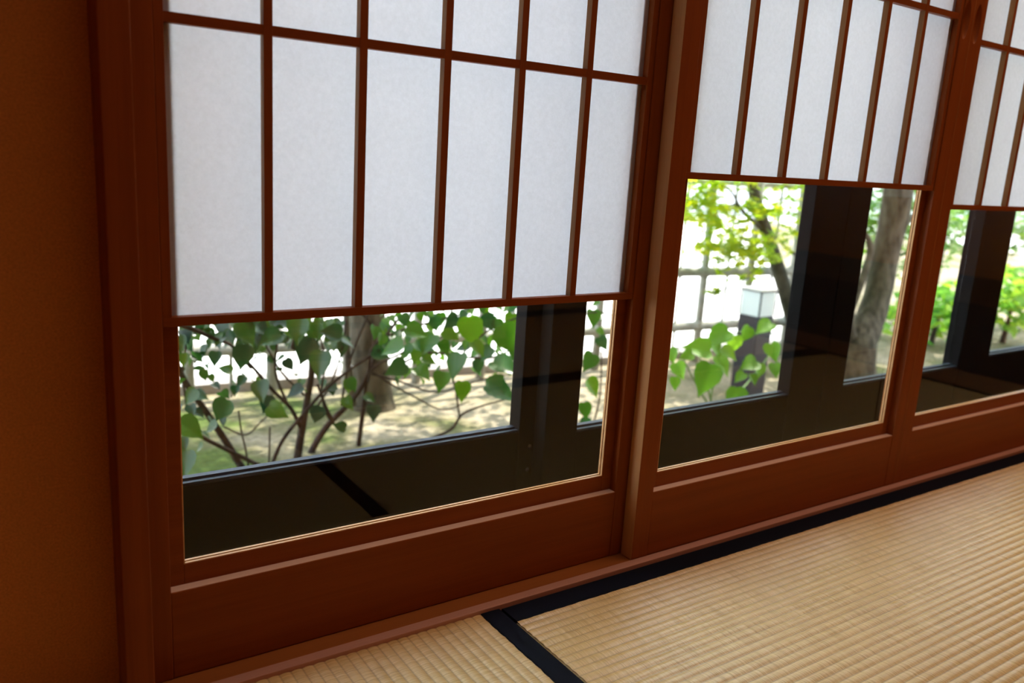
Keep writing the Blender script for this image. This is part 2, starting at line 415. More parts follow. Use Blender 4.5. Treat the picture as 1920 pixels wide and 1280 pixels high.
DT = 0.027       # door thickness
def door(idx, x0, x1, yf, rail, label, pullL=False, pullR=False, sl=0.036, sr=0.036, zbot=0.0042):
    root = empty('door_%d' % idx, (x0, yf, 0.006))
    tag(root, label, 'sliding screen', None, 'structure')
    root_inv = Vector((-x0, -yf, -0.006))
    def L(o):  # parts are modelled in room space; shift them under the root
        o.location = root_inv; return o
    ztop = 1.80
    il, ir = x0 + sl, x1 - sr
    if pullL: L(stile_with_pull('stile', x0, il, yf, yf + DT, zbot, ztop, x0 + 0.016, 0.962, root))
    else: L(box('stile', WV, x0, il, yf, yf + DT, zbot, ztop, root, 0.0009))
    if pullR: L(stile_with_pull('stile', ir, x1, yf, yf + DT, zbot, ztop, x1 - 0.024, 0.966, root))
    else: L(box('stile', WV, ir, x1, yf, yf + DT, zbot, ztop, root, 0.0009))
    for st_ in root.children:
        st_.data.materials.append(WSIDE_LIT)
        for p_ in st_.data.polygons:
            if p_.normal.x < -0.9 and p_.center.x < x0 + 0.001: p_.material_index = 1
    L(box('bottom_rail', WH, il, ir, yf + 0.0004, yf + DT, zbot, 0.1195, root, 0.0012))
    L(tag(box('lit_ledge_strip', WLEDGE_LIT, il + 0.0005, ir - 0.0005, yf + 0.0016, yf + 0.0149, 0.1193, 0.1203, root, 0.0002), 'added pale strip that paints a lit top on the bottom rail'))  # thin strip added to carry the ledge's painted highlight
    L(box('top_rail', WH, il, ir, yf, yf + DT, 1.745, ztop, root))
    # fixed frame of the lower pane, set back behind the sliding paper panel
    gy0, gy1 = yf + 0.0150, yf + 0.0245
    gf = MB(); gt = 1.262
    gf.box(il, il + 0.019, gy0, yf + DT, 0.1195, gt); gf.box(ir - 0.019, ir, gy0, yf + DT, 0.1195, gt)
    gf.box(il + 0.019, ir - 0.019, gy0, yf + DT, 0.1195, 0.1465); gf.box(il + 0.019, ir - 0.019, gy0, yf + DT, gt - 0.024, gt)
    L(gf.build('pane_frame', WH, root, bevel=0.0006))
    # two slim pale beads around the glass
    bd = MB(); a0, a1, z0, z1 = il + 0.019, ir - 0.019, 0.1465, gt - 0.024
    for (ya, yb, t) in ((gy0 + 0.0006, gy0 + 0.0042, 0.0012), (gy0 + 0.0054, gy0 + 0.0090, 0.0022)):
        bd.box(a0, a1, ya, yb, z0, z0 + t); bd.box(a0, a0 + t, ya, yb, z0 + t, z1); bd.box(a1 - t, a1, ya, yb, z0 + t, z1)
    L(tag(bd.build('glazing_bead', WBEAD_H, root), 'pale slim double glazing bead'))
    L(box('glass_pane', GLASS, a0 + 0.001, a1 - 0.001, yf + 0.0242, yf + 0.0248, z0, z1, root, 0))
    g = root.children[-1]
    # raised paper panel
    pf = yf + 0.0022; pb = pf + 0.0118; m = 0.0102; bw = 0.0104
    pr = empty('sliding_panel', root_inv); pr.parent = root
    pr.location = root_inv
    pt = 1.735
    z = rail
    px0, px1 = il + 0.0006, ir - 0.0006
    def P(name, *a, mat=WV, bev=0.0005): return box(name, mat, *a, pr, bev)
    P('panel_rail', px0, px1, pf, pb, z, z + 0.0105, mat=WH)
    P('panel_rail', px0, px1, pf, pb, pt - 0.012, pt, mat=WH)
    P('panel_stile', px0, px0 + m, pf, pb, z + 0.0105, pt - 0.012); P('panel_stile', px1 - m, px1, pf, pb, z + 0.0105, pt - 0.012)
    c0, c1 = px0 + m, px1 - m
    pane = (c1 - c0 - 5 * bw) / 6
    hz = []; zz = z + 0.0105 + 0.3146
    while zz < pt - 0.05: hz.append(zz); zz += 0.3146 + 0.0110
    for k in range(5):
        xa = c0 + pane * (k + 1) + bw * k
        ub = P('upright_bar', xa, xa + bw, pf + 0.0003, pb, z + 0.0105, pt - 0.012)
        ub.data.materials.append(WBAR_LIT)
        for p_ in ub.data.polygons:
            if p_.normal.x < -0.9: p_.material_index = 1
    for h in hz:
        hb = MB()
        for k in range(6):
            xa = c0 + (pane + bw) * k
            hb.box(xa, xa + pane, pf + 0.0007, pb, h, h + 0.0108)
        hb.build('cross_bar', WH, pr)
    pp = MB(); pp.poly([(px0 + 0.001, pb + 0.0002, z + 0.003), (px1 - 0.001, pb + 0.0002, z + 0.003), (px1 - 0.001, pb + 0.0002, pt - 0.002), (px0 + 0.001, pb + 0.0002, pt - 0.002)])
    pp.build('paper', PAPER, pr)
    return root

door(1, -0.157, 0.618, 0.0, 0.4466, 'leftmost wooden paper screen, panel lowest, beside the plaster wall')
door(2, 0.605, 1.3770, -0.029, 0.6380, 'middle wooden paper screen, panel raised highest, overlapping the leftmost', pullR=True)
door(3, 1.3780, 2.150, -0.029, 0.6018, 'wooden paper screen cut by the right edge of the photo', pullL=True)
door(4, 2.137, 2.912, 0.0, 0.62, 'fourth wooden paper screen, out of sight on the far right')

# ------------------------------------------------------------------ outer aluminium windows
def sash(idx, x0, x1, gl, gr, yf, label, zs=0.1553, screws=False, zt=1.75):
    root = empty('window_%d' % idx, (x0, yf, 0.0)); tag(root, label, 'window', None, 'structure')
    off = Vector((-x0, -yf, 0)); D = 0.034; gy = yf + 0.030
    def A(o): o.location = off; return o
    zb = 0.0
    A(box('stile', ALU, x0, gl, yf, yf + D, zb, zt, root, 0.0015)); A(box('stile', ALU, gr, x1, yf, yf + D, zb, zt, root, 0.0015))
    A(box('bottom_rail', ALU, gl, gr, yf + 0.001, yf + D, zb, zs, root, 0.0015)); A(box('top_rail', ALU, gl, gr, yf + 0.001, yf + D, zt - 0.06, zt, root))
    e = MB(); t = 0.0035
    e.box(gl, gr, yf + 0.004, yf + 0.012, zs, zs + t); e.box(gl, gr, yf + 0.016, yf + 0.028, zs, zs + t + 0.003)
    A(tag(e.build('glazing_seal', ALU_EDGE, root), 'thin blue grey seal around the glass'))
    A(box('glass_pane', GLASS2, gl + 0.0005, gr - 0.0005, gy, gy + 0.0006, zs, zt - 0.06, root, 0))
    if screws:
        for px, py in ((993, 836), (988, 880)):
            p = at(px, py, yf); s = MB()
            s.tube([(p.x, yf + 0.002, p.z), (p.x, yf - 0.0018, p.z)], [0.004, 0.0034], 14)
            A(s.build('screw', STEEL, root, smooth=False))
    return root
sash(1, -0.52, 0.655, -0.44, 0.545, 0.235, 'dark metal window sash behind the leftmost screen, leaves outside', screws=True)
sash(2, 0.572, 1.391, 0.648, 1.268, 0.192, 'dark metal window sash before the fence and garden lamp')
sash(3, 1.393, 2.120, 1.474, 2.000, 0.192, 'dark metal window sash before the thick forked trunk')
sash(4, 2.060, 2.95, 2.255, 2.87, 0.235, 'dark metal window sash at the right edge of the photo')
struct(box('trim_8', ALU, -0.1585, 2.92, 0.189, 0.288, -0.40, -0.001, bevel=0.001), 'dark metal window sill under the outer sashes', 'trim')
struct(box('trim_9', ALU, -0.1585, 2.92, 0.189, 0.288, 1.752, 1.84, bevel=0.001), 'dark metal window head above the outer sashes', 'trim')

# roof eave over the garden side
EAVE = wood('eave_board', 1, (0.10, 0.06, 0.035), (0.18, 0.11, 0.06), 0.7)
struct(box('trim_10', EAVE, -3.0, 5.0, 0.20, 1.00, 2.49, 2.55, bevel=0), 'underside of the roof eave over the garden', 'trim')

# ------------------------------------------------------------------ ceiling lamp
for (lx, ly, lz), sx_, sy_, en, colr, lab in LAMPS:
    root = empty('ceiling_lamp', (lx, ly, 2.40)); tag(root, lab, 'lamp', 'ceiling lamps')
    fr = MB(); h, k = sx_ / 2, sy_ / 2
    for a in ((-h - .03, h + .03, -k - .03, -k), (-h - .03, h + .03, k, k + .03), (-h - .03, -h, -k, k), (h, h + .03, -k, k)): fr.box(a[0], a[1], a[2], a[3], -0.07, -0.001)
    fr.build('lamp_frame', WH, root)
    ld = bpy.data.lights.new('lamp_light', 'AREA'); ld.shape = 'RECTANGLE'; ld.size = sx_; ld.size_y = sy_; ld.energy = en; ld.color = colr
    lo = bpy.data.objects.new('lamp_light', ld); COL.objects.link(lo); lo.parent = root; lo.location = (0, 0, -0.05)

# ------------------------------------------------------------------ garden ground, street, walls beyond
ZG = -0.40
def grid_ground(name, x0, x1, y0, yfun, mat, amp, nx=90, ny=50, z=ZG):
    b = MB(); rr = random.Random(3)
    ph = [(rr.uniform(0.8, 5), rr.uniform(0.8, 5), rr.uniform(0, 6)) for _ in range(8)]
    for j in range(ny + 1):
        for i in range(nx + 1):
            x = x0 + (x1 - x0) * i / nx; ye = yfun(x); y = y0 + (ye - y0) * j / ny
            s = sum(math.sin(a * x + c) * math.cos(b2 * y - c) for a, b2, c in ph) / 8
            b.v.append((x, y, z + amp * s))
    for j in range(ny):
        for i in range(nx):
            n = j * (nx + 1) + i; b.f.append((n, n + 1, n + nx + 2, n + nx + 1))
    return b.build(name, mat, None, smooth=True)
def fy(x): return 2.50 - 0.115 * (x - 0.85)          # the line of the fence
gr = grid_ground('garden_ground', -6, 14, 0.29, lambda x: max(fy(x), 0.6) if x < 4.2 else 2.15 + 0.9 * (x - 4.2), GROUND, 0.030, 160, 60)
struct(gr, 'mossy sandy garden ground with sun patches outside the windows', 'ground')
st = MB(); st.poly([(-40, -2, ZG - 0.045), (60, -2, ZG - 0.045), (60, 60, ZG - 0.045), (-40, 60, ZG - 0.045)])
struct(st.build('street_pavement', PAVE), 'bright sunlit pale street beyond the garden fence', 'street')
kb = MB()
A_, B_ = Vector((-6, fy(-6), 0)), Vector((4.2, fy(4.2), 0)); dd = (B_ - A_).normalized(); nn = Vector((-dd.y, dd.x, 0))
for k in range(13):
    p = A_ + dd * (k * 0.8); q = A_ + dd * (k * 0.8 + 0.79)
    n = len(kb.v)
    for z in (ZG - 0.06, ZG + 0.035):
        for v in (p, q, q + nn * 0.13, p + nn * 0.13): kb.v.append((v.x, v.y, z))
    kb.f += [tuple(n + i for i in f) for f in ((3, 2, 1, 0), (4, 5, 6, 7), (0, 1, 5, 4), (1, 2, 6, 5), (2, 3, 7, 6), (3, 0, 4, 7))]
struct(kb.build('kerb_stone', KERB), 'row of grey kerb stones at the garden edge below the fence', 'kerb')
struct(box('boundary_wall', PALEWALL, -20, 40, 13, 13.2, ZG - 0.04, 3.2, bevel=0), 'pale sunlit wall across the street', 'wall')

# fence along the kerb
def fence():
    root = empty('garden_fence', (1.0, fy(1.0), ZG)); tag(root, 'grey bamboo rail fence in front of the bright street', 'fence')
    off = -Vector((1.0, fy(1.0), ZG))
    P0 = Vector((-2.2, fy(-2.2) - 0.07, ZG)); L = 6.3
    for h in (0.20, 0.50, 0.98):
        b = MB(); pts = [P0 + dd * (L * i / 20) + Vector((0, 0, h)) for i in range(21)]
        b.tube(pts, 0.026 if h < 0.9 else 0.017, 10); o = b.build('rail', BAMBOO, root, smooth=True); o.location = off
    k = 0; s = 0.05
    while s < L:
        p = P0 + dd * s; b = MB(); r = 0.022 if k % 2 == 0 else 0.008
        b.tube([p + Vector((0, 0, -0.02)), p + Vector((0, 0, 0.5)), p + Vector((0, 0, 1.05 if k % 2 == 0 else 0.99))], r, 10)
        for h in (0.20, 0.50):   # cord lashings
            b.tube([p + Vector((0, 0, h - 0.028)), p + Vector((0, 0, h)), p + Vector((0, 0, h + 0.028))], [r + 0.004, r + 0.012, r + 0.004], 10)
        o = b.build('post' if k % 2 == 0 else 'slat', BAMBOO, root, smooth=True); o.location = off
        s += 0.165; k += 1
fence()

# garden lamp
def garden_lamp():
    base = Vector((2.86, 1.60, ZG)); root = empty('garden_lamp', base); root.rotation_euler = (0, 0, math.radians(3))
    tag(root, 'square slate grey garden lamp post with white shade among leaves', 'garden lamp')
    h = 0.057
    box('post', SLATE, -h, h, -h, h, -0.02, 0.385, root, 0.003)
    s = MB(); s.box(-h + .004, h - .004, -h + .004, h - .004, 0.386, 0.502); s.build('lamp_shade', SHADE, root)
    f = MB()
    for a, b in ((-1, -1), (-1, 1), (1, -1), (1, 1)): f.box(a * h - .003, a * h + .003, b * h - .003, b * h + .003, 0.3855, 0.502)
    f.box(-h - .003, h + .003, -h - .003, -h + .003, 0.502, 0.507); f.box(-h - .003, h + .003, h - .003, h + .003, 0.502, 0.507); f.box(-h - .003, -h + .003, -h, h, 0.502, 0.507); f.box(h - .003, h + .003, -h, h, 0.502, 0.507)
    f.build('shade_frame', SLATE, root)
    box('cap', PALEWALL, -h - .004, h + .004, -h - .004, h + .004, 0.5075, 0.514, root, 0.001)
garden_lamp()

# ------------------------------------------------------------------ plants
def heart_leaf(b, c, tip, nor, size, width=0.82, curl=0.18):
    tip = tip.normalized(); side = nor.cross(tip).normalized(); up = tip.cross(side).normalized()
    prof = [(-0.345, 0.16), (-0.31, 0.33), (-0.16, 0.47), (0.08, 0.45), (0.30, 0.29), (0.50, 0.10), (0.66, 0.0)]
    base = c - tip * 0.30 * size
    mid = []; n = len(b.v)
    ms = [-0.30, -0.27, -0.14, 0.08, 0.30, 0.50, 0.66]
    def pt(l, wd): return c + tip * (l * size) + side * (wd * width * size) + up * (size * (curl * abs(wd) * 1.6 - curl * 1.1 * max(0, l) ** 2))
    for l in ms: b.v.append(tuple(pt(l, 0)))
    for sgn in (1, -1):
        for l, wd in prof[:-1]: b.v.append(tuple(pt(l, sgn * wd)))
    m = len(ms)
    R0 = n + m; L0 = n + m + 6
    for i in range(5):
        b.f.append((n + i, R0 + i, R0 + i + 1, n + i + 1)); b.f.append((n + i, n + i + 1, L0 + i + 1, L0 + i))
    b.f.append((n + 5, R0 + 5, n + 6)); b.f.append((n + 5, n + 6, L0 + 5))

def star_leaf(b, c, tip, nor, size):
    tip = tip.normalized(); side = nor.cross(tip)
    if side.length < 1e-3: side = Vector((1, 0, 0))
    side.normalize(); n = len(b.v); pts = []
    for k in range(11):
        a = math.radians(-150 + 30 * k); r = size * ((0.55, 0.24)[k % 2] if k not in (4, 6, 5) else (0.62 if k != 5 else 0.2))
        r = size * (0.58 if k % 2 == 1 else 0.20)
        pts.append(c + tip * (math.cos(a) * r) + side * (math.sin(a) * r))
    for p in pts: b.v.append(tuple(p))
    b.f.append(tuple(range(n, n + 11)))

def rvec(r, up=0.0):
    v = Vector((r.gauss(0, 1), r.gauss(0, 1), r.gauss(0, 1) + up)); return v.normalized()

def img_dir(ang):
    """direction in the picture plane, 0 = right, 90 = down"""
    a = math.radians(ang); return (RX * math.cos(a) - RY * math.sin(a)).normalized()

SK = 1.55
def shrub(name, label, branches, leaves, extra, zroot, seed, leafmat, cat='shrub', twig=TWIG):
    r = random.Random(seed)
    c0 = Vector(zroot); root = empty(name, c0); tag(root, label, cat, 'leafy shrubs outside the leftmost window' if cat == 'shrub' else None); off = -c0
    for pts, r0, r1 in branches:
        r0 *= SK; r1 *= SK
        b = MB(); P = smooth_path([at(x, y, Y) for x, y, Y in pts], 5); m = len(P)
        b.tube(P, [r0 + (r1 - r0) * i / (m - 1) for i in range(m)], 8)
        o = b.build('stem', twig, root, smooth=True); o.location = off
    b = MB()
    for x, y, px, ang, Y in leaves:
        c = at(x, y, Y); dist = (c - CAM).dot(RD); s = px / FPX * dist * 0.95
        tip = img_dir(ang) + RD * r.uniform(-0.5, 0.3); nor = -RD + rvec(r) * 0.55 + Vector((0, 0, 0.5))
        heart_leaf(b, c, tip, nor, s)
    for (x0, x1, y0, y1, Y0, Y1, n, s0, s1) in extra:
        for _ in range(n):
            c = at(r.uniform(x0, x1), r.uniform(y0, y1), r.uniform(Y0, Y1))
            tip = Vector((r.gauss(0, 0.7), r.gauss(0, 0.7), -0.8)); nor = Vector((r.gauss(0, 0.5), -0.5 + r.gauss(0, 0.4), 1))
            heart_leaf(b, c, tip, nor, r.uniform(s0, s1))
    o = b.build('foliage', leafmat, root, smooth=True); o.location = off
    return root

Y1 = 1.45
br_left = [
    ([(322, 660, 1.45), (345, 712, 1.5), (385, 770, 1.55), (425, 830, 1.6), (458, 884, 1.63), (475, 915, 1.65)], 0.0050, 0.0085),
    ([(330, 780, 1.4), (372, 815, 1.48), (430, 845, 1.55), (500, 880, 1.62), (520, 900, 1.64)], 0.0035, 0.0055),
    ([(548, 650, 1.5), (578, 668, 1.52), (585, 690, 1.55), (577, 745, 1.6), (567, 800, 1.62), (556, 870, 1.64), (552, 905, 1.65)], 0.0045, 0.0100),
    ([(745, 600, 1.6), (712, 650, 1.62), (672, 735, 1.64), (612, 800, 1.66), (580, 855, 1.67), (565, 900, 1.68)], 0.0035, 0.0095),
    ([(455, 668, 1.4), (480, 695, 1.45), (512, 732, 1.5), (545, 765, 1.56), (563, 800, 1.62)], 0.0028, 0.0045),
    ([(712, 655, 1.35), (660, 690, 1.42), (610, 730, 1.5), (570, 775, 1.55), (530, 825, 1.6), (507, 880, 1.63), (500, 905, 1.65)], 0.0025, 0.0048),
    ([(600, 630, 1.55), (610, 680, 1.57), (603, 735, 1.6), (618, 785, 1.64), (640, 770, 1.66)], 0.0022, 0.0030),
    ([(596, 722, 1.5), (610, 760, 1.57), (625, 792, 1.66)], 0.0028, 0.0040),
    ([(330, 606, 1.3), (365, 618, 1.32), (400, 634, 1.35), (435, 648, 1.4), (470, 690, 1.45)], 0.0045, 0.0028),
    ([(506, 800, 1.6), (505, 850, 1.62), (503, 905, 1.65)], 0.0018, 0.0022),
    ([(447, 770, 1.5), (453, 810, 1.55), (462, 850, 1.6), (470, 905, 1.64)], 0.0016, 0.0022),
    ([(352, 590, 1.4), (350, 640, 1.42), (342, 700, 1.48), (350, 760, 1.55)], 0.0015, 0.0022),
    ([(530, 560, 1.45), (520, 640, 1.5), (517, 700, 1.53), (540, 760, 1.58)], 0.0022, 0.0030),
    ([(475, 600, 1.45), (500, 650, 1.5), (530, 700, 1.53), (570, 740, 1.6)], 0.0016, 0.0026),
    ([(650, 600, 1.45), (640, 660, 1.5), (620, 720, 1.55), (590, 770, 1.62)], 0.0016, 0.0026),
    ([(590, 560, 1.45), (565, 600, 1.5), (548, 650, 1.5)], 0.0030, 0.0040),
    ([(690, 590, 1.5), (665, 650, 1.55), (650, 700, 1.6), (640, 760, 1.64)], 0.0020, 0.0030),
    ([(535, 745, 1.5), (490, 790, 1.55), (460, 815, 1.57), (420, 800, 1.58)], 0.0012, 0.0018),
]
lv_left = [
    (603, 676, 62, 100, 1.25), (560, 612, 60, 95, 1.30), (575, 650, 62, 110, 1.35), (455, 662, 56, 100, 1.30), (457, 618, 60, 60, 1.32),
    (512, 632, 52, 150, 1.28), (490, 727, 50, 80, 1.30), (419, 762, 56, 120, 1.25), (516, 768, 48, 30, 1.35), (351, 800, 62, 40, 1.15),
    (350, 862, 60, 95, 1.10), (627, 624, 48, 185, 1.30), (382, 700, 26, 80, 1.5), (426, 694, 32, 200, 1.5), (454, 712, 28, 120, 1.5),
    (558, 732, 40, 150, 1.45), (622, 727, 34, 170, 1.5), (500, 752, 40, 100, 1.45), (404, 668, 34, 90, 1.4), (373, 741, 34, 20, 1.45),
    (596, 772, 42, 110, 1.5), (652, 752, 34, 60, 1.55), (347, 627, 36, 60, 1.35), (380, 615, 34, 20, 1.35), (420, 612, 40, 60, 1.4),
    (385, 655, 30, 110, 1.35), (344, 670, 30, 90, 1.35), (484, 612, 46, 40, 1.4), (530, 610, 48, 20, 1.45), (600, 615, 46, 100, 1.45),
    (640, 650, 36, 80, 1.5), (655, 720, 32, 100, 1.5), (640, 800, 30, 200, 1.55), (470, 640, 44, 70, 1.45), (540, 680, 30, 60, 1.5),
    (700, 770, 38, 85, 1.5), (690, 745, 28, 30, 1.5), (362, 740, 40, 130, 1.3), (340, 830, 40, 70, 1.2), (400, 800, 36, 150, 1.3), (336, 640, 40, 80, 1.3),
]
shrub('leafy_shrub', 'broad-leaved shrub with dark heart-shaped leaves close outside the leftmost window', br_left, lv_left,
      [(330, 650, 590, 650, 1.3, 1.9, 110, 0.035, 0.06), (330, 600, 560, 600, 1.2, 1.9, 40, 0.04, 0.06), (330, 640, 640, 730, 1.5, 2.0, 34, 0.028, 0.046), (330, 420, 640, 840, 1.3, 1.8, 14, 0.03, 0.05)], (0.62, 1.66, ZG), 11, LEAF_BUSH)

br_mid = [
    ([(640, 560, 1.6), (690, 600, 1.62), (702, 650, 1.63), (690, 700, 1.64), (682, 760, 1.65), (673, 830, 1.66), (670, 862, 1.67)], 0.0030, 0.0062),
    ([(860, 590, 1.4), (800, 606, 1.45), (745, 622, 1.5), (700, 650, 1.55), (690, 700, 1.6)], 0.0022, 0.0034),
    ([(860, 622, 1.4), (790, 645, 1.48), (740, 668, 1.52), (700, 690, 1.56), (690, 715, 1.62)], 0.0020, 0.0030),
    ([(880, 752, 1.4), (830, 768, 1.45), (780, 745, 1.5), (730, 718, 1.55), (690, 690, 1.6)], 0.0013, 0.0026),
    ([(960, 700, 1.35), (900, 712, 1.4), (820, 735, 1.45), (750, 715, 1.52), (695, 700, 1.6)], 0.0012, 0.0024),
    ([(985, 640, 1.3), (930, 668, 1.35), (880, 670, 1.4), (800, 662, 1.45), (720, 700, 1.55)], 0.0022, 0.0030),
    ([(985, 590, 1.3), (930, 612, 1.35), (890, 640, 1.4), (850, 690, 1.45), (856, 740, 1.5), (862, 785, 1.54)], 0.0020, 0.0026),
    ([(950, 748, 1.4), (900, 762, 1.45), (865, 778, 1.52), (845, 805, 1.58), (790, 828, 1.62), (735, 838, 1.66), (700, 862, 1.68)], 0.0020, 0.0046),
    ([(1000, 620, 1.4), (1060, 600, 1.4), (1120, 585, 1.4), (1180, 600, 1.4)], 0.0022, 0.0018),
    ([(1128, 660, 1.35), (1125, 740, 1.45), (1110, 800, 1.55), (1085, 850, 1.62)], 0.0016, 0.0034),
]
lv_mid = [
    (775, 620, 50, 20, 1.2), (742, 652, 56, 160, 1.25), (709, 662, 40, 20, 1.35), (748, 688, 50, 150, 1.3), (789, 696, 44, 40, 1.4), (806, 640, 54, 120, 1.3),
    (831, 648, 36, 60, 1.4), (859, 679, 62, 110, 1.2), (893, 650, 40, 50, 1.25), (882, 612, 68, 80, 1.3), (950, 628, 74, 60, 1.25), (940, 685, 66, 25, 1.15),
    (828, 710, 48, 100, 1.35), (866, 728, 46, 90, 1.35), (930, 732, 78, 25, 1.2), (913, 600, 42, 60, 1.35), (757, 598, 34, 60, 1.4), (815, 603, 34, 80, 1.4),
    (657, 718, 34, 60, 1.45), (935, 709, 28, 90, 1.4), (895, 683, 34, 80, 1.4), (960, 600, 44, 100, 1.35), (850, 600, 40, 140, 1.4), (780, 665, 34, 100, 1.45),
    (915, 660, 40, 130, 1.3), (965, 660, 44, 80, 1.3), (840, 625, 40, 30, 1.4), (872, 652, 36, 170, 1.4), (720, 640, 34, 60, 1.5), (800, 675, 34, 20, 1.4),
    (1106, 674, 46, 120, 1.3), (1108, 722, 48, 60, 1.3), (1096, 765, 38, 80, 1.35), (1112, 592, 42, 90, 1.4), (1098, 790, 30, 100, 1.4), (1128, 640, 34, 60, 1.4),
]
shrub('leafy_shrub', 'broad-leaved shrub with glossy leaves in front of the mossy trunk', br_mid, lv_mid,
      [(700, 985, 565, 665, 1.3, 1.9, 100, 0.035, 0.06), (720, 985, 650, 715, 1.4, 1.9, 34, 0.032, 0.05), (985, 1160, 560, 640, 1.3, 1.8, 12, 0.04, 0.06)], (0.87, 1.66, ZG), 5, mat_leaf('glossy_heart_leaf', (0.010, 0.055, 0.030), (0.026, 0.105, 0.012), (0.080, 0.19, 0.010), 0.45, 0.32, 0.35))

br_h = [([(1330, 770, 1.35), (1340, 700, 1.35), (1350, 640, 1.35), (1390, 620, 1.35)], 0.003, 0.0015), ([(1335, 770, 1.35), (1300, 710, 1.35), (1270, 650, 1.35)], 0.003, 0.0015),
        ([(1345, 770, 1.35), (1400, 720, 1.4), (1450, 650, 1.45), (1440, 610, 1.4)], 0.003, 0.0015), ([(1338, 770, 1.35), (1320, 700, 1.3), (1310, 660, 1.3)], 0.003, 0.0015)]
lv_h = [(1315, 655, 62, 190, 1.3), (1352, 628, 60, 150, 1.32), (1325, 702, 74, 110, 1.25), (1400, 622, 38, 120, 1.35), (1437, 612, 46, 150, 1.35), (1379, 742, 58, 95, 1.2),
        (1272, 690, 40, 70, 1.25), (1258, 662, 36, 80, 1.25), (1362, 660, 40, 40, 1.3), (1408, 682, 46, 160, 1.3), (1448, 655, 44, 80, 1.35), (1424, 690, 34, 100, 1.35),
        (1350, 680, 50, 60, 1.3), (1290, 665, 34, 160, 1.3), (1390, 705, 30, 140, 1.3), (1412, 708, 26, 80, 1.35), (1453, 690, 34, 90, 1.35), (1375, 640, 44, 100, 1.35), (1340, 650, 40, 60, 1.35), (1265, 715, 30, 90, 1.3)]
shrub('leafy_plant', 'light green broad-leaved plant in front of the garden lamp', br_h, lv_h, [], (2.2, 1.35, ZG), 9, LEAF_HERB, 'plant', plain('green_stalk', (0.10, 0.2, 0.05), 0.6))

def tree(name, label, limbs, clusters, mat, bark, root_at, seed, leaf=0.045, cat='tree', star=True, dens=1.0):
    r = random.Random(seed); c0 = Vector(root_at); root = empty(name, c0); tag(root, label, cat, 'trees in the garden' if cat == 'tree' else 'low bushes under the trees'); off = -c0
    for i, (pts, rads) in enumerate(limbs):
        P = smooth_path(pts, 6); m = len(P); k = len(rads) - 1; rr = []
        for q in range(m):
            t = q / (m - 1) * k; a = min(int(t), k - 1); rr.append(rads[a] + (rads[a + 1] - rads[a]) * (t - a))
        rr = [x * (1 + 0.015 * math.sin(q * 1.3 + i)) for q, x in enumerate(rr)]
        b = MB(); b.tube(P, rr, 14); o = b.build('trunk' if i == 0 else 'branch', bark, root, smooth=True); o.location = off
    b = MB()
    for c, rad, n in clusters:
        for _ in range(int(n * (dens if n < 500 else 1))):
            v = rvec(r); v = Vector(c) + Vector((v.x * rad[0], v.y * rad[1], v.z * rad[2])) * (r.random() ** 0.5)
            nor = Vector((r.gauss(0, 0.45), r.gauss(0, 0.45), 1)); tip = Vector((r.gauss(0, 1), r.gauss(0, 1), -0.3))
            (star_leaf if star else heart_leaf)(b, v, tip, nor, leaf * r.uniform(0.75, 1.25))
    o = b.build('foliage', mat, root, smooth=False); o.location = off
    return root

# mossy trunk behind the shrubs, left window
tb = at(700, 757, 2.10); tb.z = ZG - 0.03
tm = at(690, 600, 2.13)
tree('garden_tree', 'mossy thick trunk standing behind the shrubs in the left window',
     [([tb, tb + (tm - tb) * 0.25 + Vector((0.004, 0, 0)), tm, tm + Vector((0.0, 0.05, 0.8)), tm + Vector((0.06, 0.05, 1.8)), tm + Vector((0.1, 0, 2.8))], [0.105, 0.080, 0.072, 0.066, 0.06, 0.045]),
      ([tm + Vector((0.0, 0.05, 0.9)), tm + Vector((-0.4, 0.2, 1.6)), tm + Vector((-0.9, 0.3, 2.3))], [0.03, 0.022, 0.012]),
      ([tm + Vector((0.0, 0.05, 1.1)), tm + Vector((0.5, -0.1, 1.8)), tm + Vector((1.0, 0.1, 2.4))], [0.03, 0.022, 0.012]),
      ([at(662, 760, 2.02), at(655, 700, 2.02), at(650, 640, 2.03), at(650, 560, 2.05)], [0.016, 0.014, 0.012, 0.010])],
     [(tm + Vector((-0.9, 0.2, 2.4)), (1.1, 0.8, 0.35), 900), (tm + Vector((0.9, 0.1, 2.5)), (1.0, 0.8, 0.35), 900), (tm + Vector((0, 0.4, 2.9)), (1.2, 1.0, 0.4), 900)],
     LEAF_FAR, BARK, tb, 21, 0.075)

